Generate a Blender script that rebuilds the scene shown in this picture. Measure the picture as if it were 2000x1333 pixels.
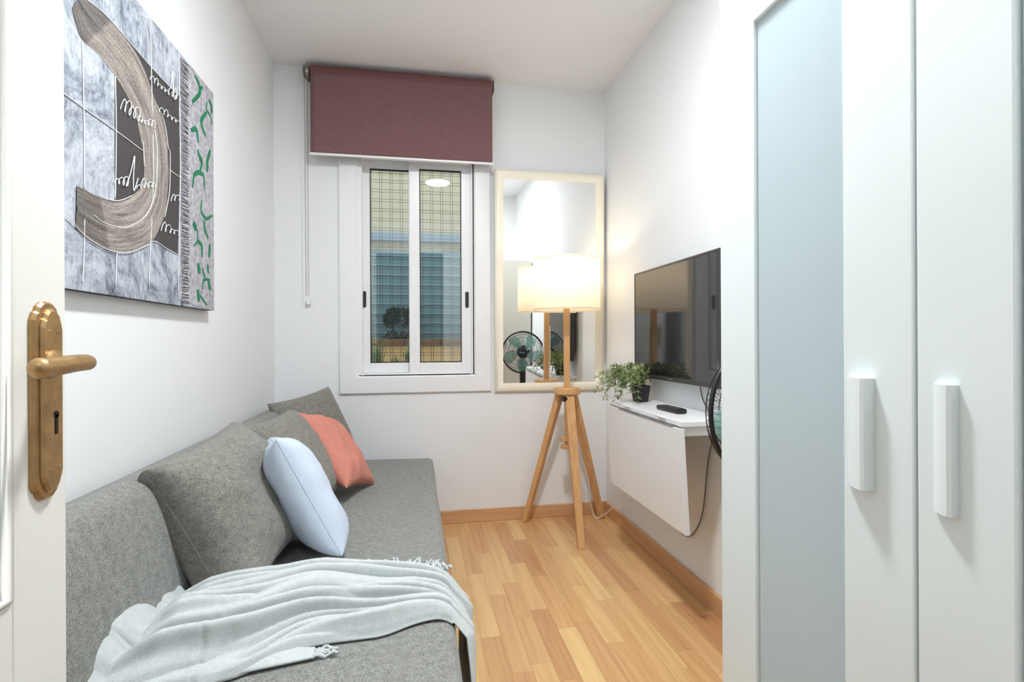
import bpy, bmesh, math, random
from mathutils import Vector, Matrix, Euler, noise
random.seed(7)
R = math.radians
sc = bpy.context.scene
for o in list(bpy.data.objects): bpy.data.objects.remove(o)
COL = sc.collection

# ------------------------------------------------------------------ camera, world, lights, exposure
F, YAW, PIT, ROL, CZ = 1021.9553, 0.1803, 0.0004, -0.0044, 1.022
XL, XR, D, H = -0.7429, 1.1043, 2.9603, 2.5
_fw = Vector((math.sin(YAW)*math.cos(PIT), math.cos(YAW)*math.cos(PIT), math.sin(PIT)))
_rt = Vector((math.cos(YAW), -math.sin(YAW), 0)); _up = _rt.cross(_fw)
_r = _rt*math.cos(ROL) + _up*math.sin(ROL); _u = -_rt*math.sin(ROL) + _up*math.cos(ROL)
cd = bpy.data.cameras.new('camera'); cam = bpy.data.objects.new('camera', cd); COL.objects.link(cam)
cd.sensor_width = 36.0; cd.lens = F/2000*36.0; cd.clip_start = 0.02
cam.matrix_world = Matrix(((_r.x, _u.x, -_fw.x, 0), (_r.y, _u.y, -_fw.y, 0), (_r.z, _u.z, -_fw.z, CZ), (0, 0, 0, 1)))
sc.camera = cam
def on(px, py, axis, val):
    """photo pixel -> point on an axis-aligned plane of the room"""
    d = _fw + _r*((px-1000)/F) - _u*((py-666.5)/F)
    c = Vector((0, 0, CZ)); t = (val-c[axis])/d[axis]
    return c + d*t

w = bpy.data.worlds.new('world'); sc.world = w; w.use_nodes = True
w.node_tree.nodes['Background'].inputs[0].default_value = (0.88, 0.94, 1.0, 1)
w.node_tree.nodes['Background'].inputs[1].default_value = 1.3
vs = sc.view_settings
vs.view_transform = 'Standard'; vs.look = 'None'; vs.gamma = 1.0; vs.use_curve_mapping = False
vs.exposure = 0.27
CEIL_LIGHT = 265.0      # emission of the round ceiling lamp
HALL_FILL = 45.0      # emission of the added, unseen hallway fill light
BULB_LIGHT = 1.9       # watts of the floor lamp's bulb

# ------------------------------------------------------------------ helpers
def empty(name, loc=(0, 0, 0), rot=(0, 0, 0), label=None, cat=None, group=None):
    o = bpy.data.objects.new(name, None); COL.objects.link(o)
    o.location = loc; o.rotation_euler = rot; o.empty_display_size = 0.05
    tag(o, label, cat, group); return o
def tag(o, label=None, cat=None, group=None, kind=None):
    if label: o['label'] = label
    if cat: o['category'] = cat
    if group: o['group'] = group
    if kind: o['kind'] = kind
    return o
def wm(o):
    m = Matrix.Translation(o.location) @ o.rotation_euler.to_matrix().to_4x4()
    return (wm(o.parent) @ m) if o.parent else m
def obj(name, bm, mat, parent=None, local=False, smooth=False, recalc=True):
    """one bmesh -> one mesh object; built in room coordinates unless local"""
    if recalc: bmesh.ops.recalc_face_normals(bm, faces=bm.faces)
    if parent and not local: bm.transform(wm(parent).inverted())
    me = bpy.data.meshes.new(name); bm.to_mesh(me); bm.free()
    if smooth == True:
        for p in me.polygons: p.use_smooth = True
    elif smooth:
        for p in me.polygons: p.use_smooth = True
        me.set_sharp_from_angle(angle=R(smooth))
    for m in (mat if isinstance(mat, list) else [mat]): me.materials.append(m)
    o = bpy.data.objects.new(name, me); COL.objects.link(o)
    if parent: o.parent = parent
    return o
def struct(o, label=None, cat=None): return tag(o, label, cat, kind='structure')
def box(bm, a, b, bev=0, seg=2):
    a = Vector(a); b = Vector(b); c = (a+b)/2; s = b-a
    r = bmesh.ops.create_cube(bm, size=1)
    for v in r['verts']: v.co = Vector((c.x+v.co.x*s.x, c.y+v.co.y*s.y, c.z+v.co.z*s.z))
    if bev:
        es = list({e for v in r['verts'] for e in v.link_edges})
        bmesh.ops.bevel(bm, geom=es, offset=bev, segments=seg, profile=.5, affect='EDGES')
    return bm
def B(a, b, bev=0, seg=2):
    return box(bmesh.new(), a, b, bev, seg)
def frame_of(d):
    d = d.normalized(); h = Vector((0, 0, 1)) if abs(d.z) < .95 else Vector((1, 0, 0))
    x = d.cross(h).normalized(); return x, x.cross(d).normalized()
def tube(bm, pts, rad, n=8, cap=True, closed=False):
    pts = [Vector(p) for p in pts]; rings = []; N = len(pts); x = None
    for i, p in enumerate(pts):
        if closed: d = pts[(i+1) % N]-pts[i-1]
        else: d = pts[min(i+1, N-1)]-pts[max(i-1, 0)]
        if d.length < 1e-9: d = Vector((0, 0, 1))
        d.normalize()
        if x is None: x, y = frame_of(d)
        else:
            x = x - d*x.dot(d)
            if x.length < 1e-6: x, y = frame_of(d)
            x.normalize()
        y = d.cross(x)
        rr = rad(i/(N-1)) if callable(rad) else rad
        rings.append([bm.verts.new(p + x*(rr*math.cos(2*math.pi*k/n)) + y*(rr*math.sin(2*math.pi*k/n))) for k in range(n)])
    for i in range(N if closed else N-1):
        a, b = rings[i], rings[(i+1) % N]
        for k in range(n): bm.faces.new((a[k], a[(k+1) % n], b[(k+1) % n], b[k]))
    if cap and not closed: bm.faces.new(rings[0][::-1]); bm.faces.new(rings[-1])
    return bm
def lathe(bm, prof, axis='Z', c=(0, 0, 0), n=32):
    """prof: (radius, height) list"""
    c = Vector(c); rings = []
    for r, h in prof:
        ring = []
        for k in range(n):
            a = 2*math.pi*k/n; x, y = r*math.cos(a), r*math.sin(a)
            v = {'Z': Vector((x, y, h)), 'Y': Vector((x, h, y)), 'X': Vector((h, x, y))}[axis]
            ring.append(bm.verts.new(c+v))
        rings.append(ring)
    for a, b in zip(rings, rings[1:]):
        for k in range(n): bm.faces.new((a[k], a[(k+1) % n], b[(k+1) % n], b[k]))
    bm.faces.new(rings[0][::-1]); bm.faces.new(rings[-1]); return bm
def prism(bm, pts, ext):
    """closed outline extruded by vector ext"""
    ext = Vector(ext); a = [bm.verts.new(Vector(p)) for p in pts]; b = [bm.verts.new(Vector(p)+ext) for p in pts]
    n = len(a); bm.faces.new(a[::-1]); bm.faces.new(b)
    for i in range(n): bm.faces.new((a[i], a[(i+1) % n], b[(i+1) % n], b[i]))
    return bm
def smooth_path(pts, n=6):
    pts = [Vector(p) for p in pts]; out = []
    for i in range(len(pts)-1):
        p0 = pts[max(i-1, 0)]; p1 = pts[i]; p2 = pts[i+1]; p3 = pts[min(i+2, len(pts)-1)]
        for k in range(n):
            t = k/n
            out.append(.5*((2*p1)+(p2-p0)*t+(2*p0-5*p1+4*p2-p3)*t*t+(3*p1-p0-3*p2+p3)*t**3))
    return out+[pts[-1]]
def lerp(xs, ys, x):
    if x <= xs[0]: return ys[0]
    for i in range(len(xs)-1):
        if x <= xs[i+1]:
            t = (x-xs[i])/(xs[i+1]-xs[i]); t = t*t*(3-2*t)*.5+t*.5; return ys[i]+(ys[i+1]-ys[i])*t
    return ys[-1]

# ------------------------------------------------------------------ materials
def srgb(*c): return tuple((v/255/12.92 if v/255 <= .04045 else ((v/255+.055)/1.055)**2.4) for v in c)+(1,)
class NT:
    def __init__(s, name):
        s.m = bpy.data.materials.new(name); s.m.use_nodes = True; s.t = s.m.node_tree; s.b = s.t.nodes['Principled BSDF']; s.out = s.t.nodes['Material Output']
    def n(s, typ, **kw):
        x = s.t.nodes.new(typ)
        for k, v in kw.items():
            if k.startswith('i_'): x.inputs[k[2:].replace('_', ' ')].default_value = v
            else: setattr(x, k, v)
        return x
    def l(s, a, b): s.t.links.new(a, b)
    def ramp(s, fac, stops):
        r = s.n('ShaderNodeValToRGB'); e = r.color_ramp.elements
        while len(e) < len(stops): e.new(.5)
        for q, (p, c) in zip(e, stops): q.position = p; q.color = c
        s.l(fac, r.inputs[0]); return r.outputs[0]
    def coords(s, scale=(1, 1, 1), kind='Object', offset_random=False):
        if kind == 'World': src = s.n('ShaderNodeNewGeometry').outputs['Position']
        else: src = s.n('ShaderNodeTexCoord').outputs[kind]
        mp = s.n('ShaderNodeMapping'); mp.inputs['Scale'].default_value = scale; s.l(src, mp.inputs['Vector'])
        if offset_random:
            oi = s.n('ShaderNodeObjectInfo'); mu = s.n('ShaderNodeVectorMath', operation='MULTIPLY_ADD')
            s.l(oi.outputs['Random'], mu.inputs[0]); mu.inputs[1].default_value = (37, 51, 23); s.l(mp.outputs[0], mu.inputs[2]); return mu.outputs[0]
        return mp.outputs[0]
    def noise(s, vec, scale=5, detail=3, rough=.5, dist=0):
        x = s.n('ShaderNodeTexNoise'); x.inputs['Scale'].default_value = scale; x.inputs['Detail'].default_value = detail
        x.inputs['Roughness'].default_value = rough; x.inputs['Distortion'].default_value = dist; s.l(vec, x.inputs['Vector']); return x.outputs['Fac']
    def bump(s, h, strength=.2, dist=.002):
        x = s.n('ShaderNodeBump'); x.inputs['Strength'].default_value = strength; x.inputs['Distance'].default_value = dist
        s.l(h, x.inputs['Height']); s.l(x.outputs[0], s.b.inputs['Normal']); return x
    def set(s, **kw):
        for k, v in kw.items(): s.b.inputs[k.replace('_', ' ')].default_value = v
        return s
def plain(name, col, rough=.5, metal=0, spec=.5, bump=0, bscale=200, var=0.03):
    t = NT(name); t.set(Roughness=rough, Metallic=metal); t.b.inputs['Specular IOR Level'].default_value = spec
    v = t.coords(); f = t.noise(v, bscale if bump else 9, 3)
    c = srgb(*col); lo = tuple(x*(1-var) for x in c[:3])+(1,); hi = tuple(min(1, x*(1+var)) for x in c[:3])+(1,)
    t.l(t.ramp(f, [(.3, lo), (.7, hi)]), t.b.inputs['Base Color'])
    if bump: t.bump(f, bump, .001)
    return t.m
def fabric(name, dark, light, scale=650, bump=.35, sheen=.2, stretch=(1, 1, 1), big=.0):
    t = NT(name); t.set(Roughness=.92); t.b.inputs['Specular IOR Level'].default_value = .15; t.b.inputs['Sheen Weight'].default_value = sheen
    v = t.coords(stretch); f = t.noise(v, scale, 2, .7); g = t.noise(v, scale*.17, 3, .6)
    ad = t.n('ShaderNodeMath', operation='MULTIPLY_ADD'); t.l(g, ad.inputs[0]); ad.inputs[1].default_value = .35; t.l(f, ad.inputs[2])
    t.l(t.ramp(ad.outputs[0], [(.42, srgb(*dark)), (.95, srgb(*light))]), t.b.inputs['Base Color'])
    t.bump(f, bump, .0015); return t.m
def wood(name, cols, grain_axis='Y', rough=.38, rnd=False, scale=1.0, coat=.0):
    t = NT(name); t.set(Roughness=rough)
    st = {'X': (1.2, 26, 26), 'Y': (26, 1.2, 26), 'Z': (26, 26, 1.2)}[grain_axis]
    v = t.coords(tuple(a*scale for a in st), 'World' if rnd else 'Object', rnd)
    f = t.noise(v, 1.6, 5, .62, .6)
    base = t.ramp(f, [(.28, srgb(*cols[0])), (.55, srgb(*cols[1])), (.8, srgb(*cols[2]))])
    if rnd:
        oi = t.n('ShaderNodeObjectInfo')
        tint = t.ramp(oi.outputs['Random'], [(0, srgb(206, 156, 114)), (.2, srgb(238, 204, 150)), (.4, srgb(226, 182, 132)), (.6, srgb(246, 216, 162)), (.78, srgb(220, 174, 128)), (1, srgb(236, 200, 148))])
        mx = t.n('ShaderNodeMix', data_type='RGBA', blend_type='MULTIPLY'); mx.inputs[0].default_value = 1
        t.l(base, mx.inputs[6]); t.l(tint, mx.inputs[7]); base = mx.outputs[2]
    t.l(base, t.b.inputs['Base Color']); t.bump(f, .06, .0006)
    t.b.inputs['Coat Weight'].default_value = coat; return t.m
def emit(name, col, strength):
    t = NT(name); t.b.inputs['Base Color'].default_value = col; t.b.inputs['Emission Color'].default_value = col; t.b.inputs['Emission Strength'].default_value = strength; return t.m
def glassy(name, tint=(.93, .98, .97, 1), ior=1.5):
    t = NT(name); t.t.nodes.remove(t.b)
    fr = t.n('ShaderNodeFresnel'); fr.inputs[0].default_value = ior
    tr = t.n('ShaderNodeBsdfTransparent'); tr.inputs[0].default_value = tint
    gl = t.n('ShaderNodeBsdfGlossy'); gl.inputs['Roughness'].default_value = 0.0; gl.inputs[0].default_value = (1, 1, 1, 1)
    mx = t.n('ShaderNodeMixShader'); t.l(fr.outputs[0], mx.inputs[0]); t.l(tr.outputs[0], mx.inputs[1]); t.l(gl.outputs[0], mx.inputs[2]); t.l(mx.outputs[0], t.out.inputs[0]); return t.m

M = {}
M['wall'] = plain('wall_paint', (240, 242, 244), .75, bump=.05, bscale=160, var=.008)
M['ceil'] = plain('ceiling_paint', (246, 246, 246), .8, bump=.03, bscale=140, var=.006)
M['trimwhite'] = plain('white_lacquer', (240, 241, 242), .35, var=.006)
M['pvc'] = plain('white_window_frame', (243, 244, 246), .3, var=.004)
M['doorwhite'] = plain('door_paint', (236, 236, 231), .45, bump=.03, bscale=90, var=.01)
M['wardrobe'] = plain('wardrobe_white', (236, 245, 246), .28, var=.004)
M['wardside'] = plain('wardrobe_side', (226, 224, 214), .45, var=.01)
M['plank'] = wood('laminate_plank', [(222, 204, 186), (240, 230, 216), (252, 247, 238)], 'Y', .36, rnd=True, coat=.1)
M['skirt'] = wood('skirting_wood', [(202, 150, 108), (216, 168, 124), (226, 182, 138)], 'X', .45)
M['skirty'] = wood('skirting_wood_side', [(202, 150, 108), (216, 168, 124), (226, 182, 138)], 'Y', .45)
M['subfloor'] = plain('subfloor_dark', (96, 66, 40), .8)
M['oak'] = wood('lamp_oak', [(206, 154, 100), (222, 174, 120), (234, 194, 142)], 'Z', .42)
M['sofa'] = fabric('sofa_fabric', (84, 86, 84), (172, 172, 166), 330, .5)
M['cushion'] = fabric('grey_cushion_fabric', (80, 80, 76), (166, 163, 154), 360, .45)
M['blue'] = fabric('pale_blue_cotton', (192, 204, 222), (208, 219, 234), 300, .12, .1)
M['salmon'] = fabric('salmon_cotton', (198, 124, 108), (214, 144, 126), 300, .12, .1)
M['throw'] = fabric('throw_knit', (182, 188, 189), (214, 219, 219), 420, .35, .3)
M['blind'] = fabric('blind_fabric', (110, 78, 80), (146, 112, 112), 330, .25, .1, (1, 1, 3))
M['blindtube'] = plain('blind_tube', (112, 68, 67), .6, var=.04)
M['chrome'] = plain('chain_metal', (150, 146, 138), .35, .6)
M['brass'] = plain('aged_brass', (178, 146, 102), .42, .85, bump=.06, bscale=60, var=.16)
M['black'] = plain('black_plastic', (26, 26, 28), .42)
M['darkhole'] = plain('dark_hole', (14, 12, 10), .9)
M['tvbez'] = plain('tv_bezel', (62, 60, 60), .35)
t = NT('tv_screen'); t.set(Roughness=.05); t.b.inputs['Base Color'].default_value = srgb(30, 30, 34); t.b.inputs['Specular IOR Level'].default_value = .9; M['screen'] = t.m
M['greycord'] = plain('grey_cord', (120, 120, 118), .5)
M['whitecord'] = plain('white_cord', (240, 236, 228), .45)
M['mframe'] = plain('cream_mirror_frame', (244, 238, 222), .32, var=.01)
t = NT('mirror_silver'); t.set(Roughness=0.0, Metallic=1.0); t.b.inputs['Base Color'].default_value = (.93, .94, .93, 1); M['mirror'] = t.m
M['glass'] = glassy('window_glass', ior=1.85)
M['gasket'] = plain('black_gasket', (30, 34, 36), .6)
M['wire'] = plain('steel_wire', (58, 64, 62), .5, .3)
M['potblack'] = plain('black_pot', (38, 37, 38), .5)
M['soil'] = plain('soil', (60, 46, 34), .95, bump=.5, bscale=80, var=.2)
t = NT('leaf_green'); t.set(Roughness=.5); f = t.noise(t.coords(), 22, 2)
t.l(t.ramp(f, [(.3, srgb(96, 116, 72)), (.5, srgb(142, 160, 104)), (.7, srgb(186, 194, 146))]), t.b.inputs['Base Color']); M['leaf'] = t.m
t = NT('grass_green'); t.set(Roughness=.5); f = t.noise(t.coords(), 14, 2)
t.l(t.ramp(f, [(.3, srgb(60, 110, 40)), (.6, srgb(120, 160, 66)), (.8, srgb(176, 190, 96))]), t.b.inputs['Base Color']); M['grass'] = t.m
M['hedge'] = plain('dark_hedge_leaf', (26, 50, 44), .6, var=.35)
t = NT('fan_blade_teal'); t.set(Roughness=.25); t.b.inputs['Base Color'].default_value = srgb(156, 216, 206); t.b.inputs['Transmission Weight'].default_value = .35; t.b.inputs['Alpha'].default_value = .8; M['blade'] = t.m
M['bluebadge'] = plain('blue_badge', (70, 150, 190), .35)
# ribbed translucent wardrobe panel
t = NT('ribbed_plastic'); t.set(Roughness=.34); t.b.inputs['Base Color'].default_value = srgb(236, 246, 250); t.b.inputs['Specular IOR Level'].default_value = .55
t.b.inputs['Transmission Weight'].default_value = 0.0; M['ribbed'] = t.m
# lamp shade
t = NT('lamp_shade_linen'); t.t.nodes.remove(t.b)
df = t.n('ShaderNodeBsdfDiffuse'); df.inputs[0].default_value = srgb(250, 246, 236); tl = t.n('ShaderNodeBsdfTranslucent'); tl.inputs[0].default_value = srgb(255, 244, 222)
mx = t.n('ShaderNodeMixShader'); mx.inputs[0].default_value = .55; t.l(df.outputs[0], mx.inputs[1]); t.l(tl.outputs[0], mx.inputs[2]); t.l(mx.outputs[0], t.out.inputs[0]); M['shade'] = t.m
M['bulb'] = emit('bulb_glow', (1, .82, .58, 1), 5)
M['ceilglow'] = emit('ceiling_lamp_glow', (.95, .98, 1.0, 1), CEIL_LIGHT)
M['hallfill'] = emit('hall_fill_glow', (.90, .96, 1.0, 1), HALL_FILL)
# courtyard
t = NT('courtyard_brick_paint'); t.set(Roughness=.85); v = t.coords((1, 1, 1), 'World'); f = t.noise(v, 6, 5, .6)
t.l(t.ramp(f, [(.3, srgb(198, 158, 104)), (.7, srgb(222, 186, 134))]), t.b.inputs['Base Color']); t.bump(f, .3, .004); M['tan'] = t.m
M['coping'] = plain('brown_coping', (124, 84, 54), .8, bump=.3, bscale=40, var=.15)
M['tarp'] = fabric('teal_windbreak', (92, 122, 128), (128, 154, 156), 120, .3, .0, (1, 1, 6))
M['facade'] = plain('neighbour_render', (200, 188, 160), .85, bump=.2, bscale=40, var=.05)
M['beam'] = plain('blue_grey_beam', (132, 150, 168), .6)
M['concrete'] = plain('courtyard_ground', (150, 140, 124), .9, bump=.4, bscale=60, var=.1)

# ------------------------------------------------------------------ room shell
fl = struct(obj('floor', B((XL-.1, -.12, -.05), (XR+.1, D+.05, -.012)), M['subfloor']), 'light beech laminate strip floor of the narrow room', 'floor')
# laminate strips: every strip its own piece, running towards the window
unit = bmesh.new(); box(unit, (0, 0, -.0115), (1, 1, 0))
for vv in unit.verts: pass
me_plank = bpy.data.meshes.new('plank'); unit.to_mesh(me_plank); unit.free(); me_plank.materials.append(M['plank'])
SW = 0.0685; x = XR; i = 0
while x > XL+.005:
    x0 = max(x-SW, XL); y = -.12 - random.uniform(0, .42)
    while y < D:
        ln = random.choice((.28, .42, .42, .5, .56)); ya = max(y, -.12); yb = min(y+ln, D)
        if yb-ya > .01:
            p = bpy.data.objects.new('plank', me_plank); COL.objects.link(p); p.parent = fl
            p.location = (x0+.00025, ya+.00025, 0); p.scale = (x-x0-.0005, yb-ya-.0005, 1)
        y += ln
    x -= SW; i += 1
struct(obj('ceiling', B((XL-.1, -.12, H), (XR+.1, D+.2, H+.1)), M['ceil']), 'plain white painted ceiling of the room', 'ceiling')
struct(obj('wall_left', B((XL-.1, -.12, -.05), (XL, D+.2, H)), M['wall']), 'white wall on the left behind the sofa and painting', 'wall')
struct(obj('wall_right', B((XR, -.12, -.05), (XR+.1, D+.2, H)), M['wall']), 'white wall on the right carrying the television and folding table', 'wall')
WX0, WX1, WZ0, WZ1 = -.345, .355, .80, 2.10
bm = bmesh.new()
box(bm, (XL, D, -.05), (WX0, D+.2, H)); box(bm, (WX1, D, -.05), (XR, D+.2, H)); box(bm, (WX0, D, -.05), (WX1, D+.2, WZ0)); box(bm, (WX0, D, WZ1), (WX1, D+.2, H))
struct(obj('wall_back', bm, M['wall']), 'white end wall with the sliding window and mirror', 'wall')
DX0, DX1, DZ = -.455, .31, 2.03
bm = bmesh.new()
box(bm, (XL, -.12, -.05), (DX0, -.02, H)); box(bm, (DX1, -.12, -.05), (XR, -.02, H)); box(bm, (DX0, -.12, DZ), (DX1, -.02, H))
struct(obj('wall_front', bm, M['wall']), 'white wall with the doorway the view comes through', 'wall')
# hallway behind the doorway
struct(obj('floor_hallway', B((-1.3, -1.7, -.05), (1.3, -.12, 0)), M['skirt']), 'wooden hallway floor beyond the doorway', 'floor')
struct(obj('ceiling_hallway', B((-1.3, -1.7, H), (1.3, -.12, H+.1)), M['ceil']), 'white hallway ceiling beyond the doorway', 'ceiling')
bm = bmesh.new(); box(bm, (-1.4, -1.8, -.05), (1.4, -1.7, H)); box(bm, (-1.4, -1.7, -.05), (-1.3, -.12, H)); box(bm, (1.3, -1.7, -.05), (1.4, -.12, H))
box(bm, (-1.3, -.2, -.05), (XL-.1, -.12, H)); box(bm, (XR+.1, -.2, -.05), (1.3, -.12, H))
struct(obj('wall_hallway', bm, plain('hall_paint', (150, 156, 156), .8)), 'pale grey hallway walls beyond the doorway', 'wall')

# skirting boards
def skirting(name, a, b, mat, label): struct(obj(name, B(a, b, .003, 2), mat), label, 'baseboard')
skirting('baseboard_back', (XL, D-.015, 0), (XR, D, .072), M['skirt'], 'beech baseboard below the window wall')
skirting('baseboard_right', (XR-.015, -.02, 0), (XR, D-.016, .075), M['skirty'], 'beech baseboard along the right wall under the table')
skirting('baseboard_left', (XL, -.02, 0), (XL+.015, D-.016, .072), M['skirty'], 'beech baseboard along the left wall behind the sofa')

# door frame
bm = bmesh.new()
for a, b in (((DX0-.06, -.03, 0), (DX0+.012, .0, DZ+.06)), ((DX1-.012, -.03, 0), (DX1+.06, .0, DZ+.06)), ((DX0+.012, -.03, DZ-.012), (DX1-.012, .0, DZ+.06))): box(bm, a, b, .004)
struct(obj('trim_1', bm, M['trimwhite']), 'white door frame around the doorway', 'door frame')

# ------------------------------------------------------------------ window
win = empty('window_1', (0, D, WZ0)); struct(win, 'white two-sash sliding window under the burgundy roller blind', 'window')
def rect_frame(bm, x0, x1, z0, z1, wl, wr, wb, wt, y0, y1, bev=.004):
    box(bm, (x0, y0, z0), (x0+wl, y1, z1), bev); box(bm, (x1-wr, y0, z0), (x1, y1, z1), bev)
    box(bm, (x0+wl-.002, y0, z0), (x1-wr+.002, y1, z0+wb), bev); box(bm, (x0+wl-.002, y0, z1-wt), (x1-wr+.002, y1, z1), bev)
    return bm
# wide bevelled casing: mitred section swept round the opening
def casing(x0, x1, z0, z1, prof, y):
    bm = bmesh.new(); rings = []
    for (cx, cz, sx, sz) in ((x0, z0, 1, 1), (x1, z0, -1, 1), (x1, z1, -1, -1), (x0, z1, 1, -1)):
        rings.append([bm.verts.new((cx+sx*a, y-h, cz+sz*a)) for a, h in prof])
    for i in range(4):
        a, b = rings[i], rings[(i+1) % 4]
        for k in range(len(prof)): bm.faces.new((a[k], a[(k+1) % len(prof)], b[(k+1) % len(prof)], b[k]))
    return bm
cprof = [(0, 0), (0, .010), (.006, .016), (.055, .020), (.090, .020), (.098, .012), (.104, .012), (.108, .006), (.108, 0)]
obj('casing', casing(-.413, .418, .737, 2.13, cprof, D), M['pvc'], win, smooth=30)
obj('outer_frame', rect_frame(bmesh.new(), -.312, .327, .826, 2.10, .022, .022, .022, .022, D-.012, D+.085), M['pvc'], win)
def sash(x0, x1, z0, z1, wl, wr, y, latch_x):
    s = obj('sash', rect_frame(bmesh.new(), x0, x1, z0, z1, wl, wr, .058, .05, y, y+.028), M['pvc'], win)
    g0, g1, gz0, gz1 = x0+wl, x1-wr, z0+.058, z1-.05
    obj('pane', B((g0-.004, y+.012, gz0-.004), (g1+.004, y+.016, gz1+.004)), M['glass'], s)
    obj('gasket', rect_frame(bmesh.new(), g0-.001, g1+.001, gz0-.001, gz1+.001, .0035, .0035, .0045, .0035, y-.001, y+.022, 0), M['gasket'], s)
    l = bmesh.new(); pts = [(latch_x+.010*math.cos(a), y-.003, 1.258+(.036 if math.sin(a) >= 0 else -.036)+.010*math.sin(a)) for a in [2*math.pi*k/24 for k in range(24)]]
    prism(l, pts, (0, .006, 0)); obj('latch', l, M['gasket'], s)
    obj('latch_thumb', B((latch_x-.007, y-.006, 1.258), (latch_x+.007, y-.002, 1.272), .001), M['black'], s)
    return s
sash(-.306, .02, .848, 2.035, .055, .055, D+.040, -.284)
sash(-.040, .322, .848, 2.035, .060, .072, D+.004, .282)

# ------------------------------------------------------------------ door
LX = -.44
dr = empty('door_1', (LX, .01, .008)); struct(dr, 'white panelled room door standing open beside the camera', 'door')
bm = bmesh.new()
box(bm, (LX-.040, .012, .008), (LX-.006, .758, 2.0), .002)
# raised stiles and rails leave two recessed panels (upper one with an arched head)
Y0, Y1 = .012, .758; P0, P1 = .115, .668
box(bm, (LX-.008, P1, .008), (LX, Y1, 2.0), .002); box(bm, (LX-.008, Y0, .008), (LX, P0, 2.0), .002)
box(bm, (LX-.008, P0, .008), (LX, P1, .20), .002); box(bm, (LX-.008, P0, .60), (LX, P1, .735), .002)
arch = [(LX-.008, P0, 2.0), (LX-.008, P1, 2.0)]+[(LX-.008, P1-(P1-P0)*k/16, 1.72+.10*math.sin(math.pi*k/16)**.7) for k in range(17)]
prism(bm, arch, (.008, 0, 0))
leaf = obj('leaf', bm, M['doorwhite'], dr)
def mould(pts): return tube(bmesh.new(), pts, .007, 8, closed=True)
obj('moulding', mould([(LX-.003, P0+.006, .74), (LX-.003, P1-.006, .74)]+[(LX-.003, P1-.006-(P1-P0-.012)*k/16, 1.715+.10*math.sin(math.pi*k/16)**.7) for k in range(17)]), M['doorwhite'], dr, smooth=True)
obj('moulding', mould([(LX-.003, P0+.006, .205), (LX-.003, P1-.006, .205), (LX-.003, P1-.006, .595), (LX-.003, P0+.006, .595)]), M['doorwhite'], dr, smooth=True)
# brass plate with shaped ends
hz0, hz1, hy0, hy1 = .835, 1.072, .692, .742
def plate(y0, y1, z0, z1, xa, xb, inset):
    ym = (y0+y1)/2; hw = (y1-y0)/2; pts = []
    top = [(1, -.030), (1, -.022), (.86, -.014), (.72, -.012), (.62, -.006), (.35, -.001), (0, 0)]
    right = [(ym+hw*a, z1+b) for a, b in top]; left = [(ym-hw*a, z1+b) for a, b in top[::-1]][1:]
    bl = [(ym-hw*a, z0-b) for a, b in top]; br = [(ym+hw*a, z0-b) for a, b in top[::-1]][1:]
    out = right+left+bl+br
    bmm = bmesh.new(); n = len(out)
    a = [bmm.verts.new((xa, y, z)) for y, z in out]; zc = (z0+z1)/2
    b = [bmm.verts.new((xb-.003, y, z)) for y, z in out]
    c = [bmm.verts.new((xb, ym+(y-ym)*(1-inset), zc+(z-zc)*(1-inset*.18))) for y, z in out]
    bmm.faces.new(a[::-1]); bmm.faces.new(c)
    for i in range(n):
        j = (i+1) % n; bmm.faces.new((a[i], a[j], b[j], b[i])); bmm.faces.new((b[i], b[j], c[j], c[i]))
    return bmm
pl = obj('handle_plate', plate(hy0, hy1, hz0, hz1, LX, LX+.006, .12), M['brass'], dr); tag(pl, 'aged brass handle plate with keyhole')
obj('raised_field', plate(hy0+.009, hy1-.004, hz0+.008, hz1-.008, LX+.005, LX+.010, .18), M['brass'], pl)
for yy in (hy0+.020, hy1-.014):
    for zz in (hz0+.036, hz1-.036): obj('screw', lathe(bmesh.new(), [(.0028, LX+.009), (.0028, LX+.0102), (.0016, LX+.0106)], 'X', (0, yy, zz), 12), M['brass'], pl)
ky = hy0+.031
bm = bmesh.new(); lathe(bm, [(.0042, LX+.0095), (.0042, LX+.0108)], 'X', (0, ky, .936), 14); box(bm, (LX+.0095, ky-.0024, .912), (LX+.0108, ky+.0024, .936)); obj('keyhole', bm, M['darkhole'], pl)
# lever: neck stands off the door, arm comes back towards the hinge
lv = obj('lever', tube(bmesh.new(), smooth_path([(LX+.006, .716, .997), (LX+.030, .716, .997), (LX+.047, .712, .998), (LX+.055, .700, .999), (LX+.057, .675, .999), (LX+.056, .645, .997), (LX+.054, .625, .996)], 5),
    lambda t: .0095 if t < .3 else .0088+.0022*(t-.3)/.7, 14), M['brass'], dr, smooth=50)
tag(lv, 'aged brass lever handle')
bm = bmesh.new(); bmesh.ops.create_uvsphere(bm, u_segments=16, v_segments=10, radius=.0112); bm.transform(Matrix.Translation((LX+.054, .625, .996))); obj('lever_tip', bm, M['brass'], lv, smooth=True)
obj('rosette', lathe(bmesh.new(), [(.017, LX+.008), (.017, LX+.013), (.012, LX+.017)], 'X', (0, .716, .997), 20), M['brass'], lv, smooth=40)
for zz in (.25, 1.75): obj('hinge', lathe(bmesh.new(), [(.007, zz-.05), (.007, zz+.05)], 'Z', (LX-.004, .004, 0), 12), M['brass'], dr)

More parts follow.
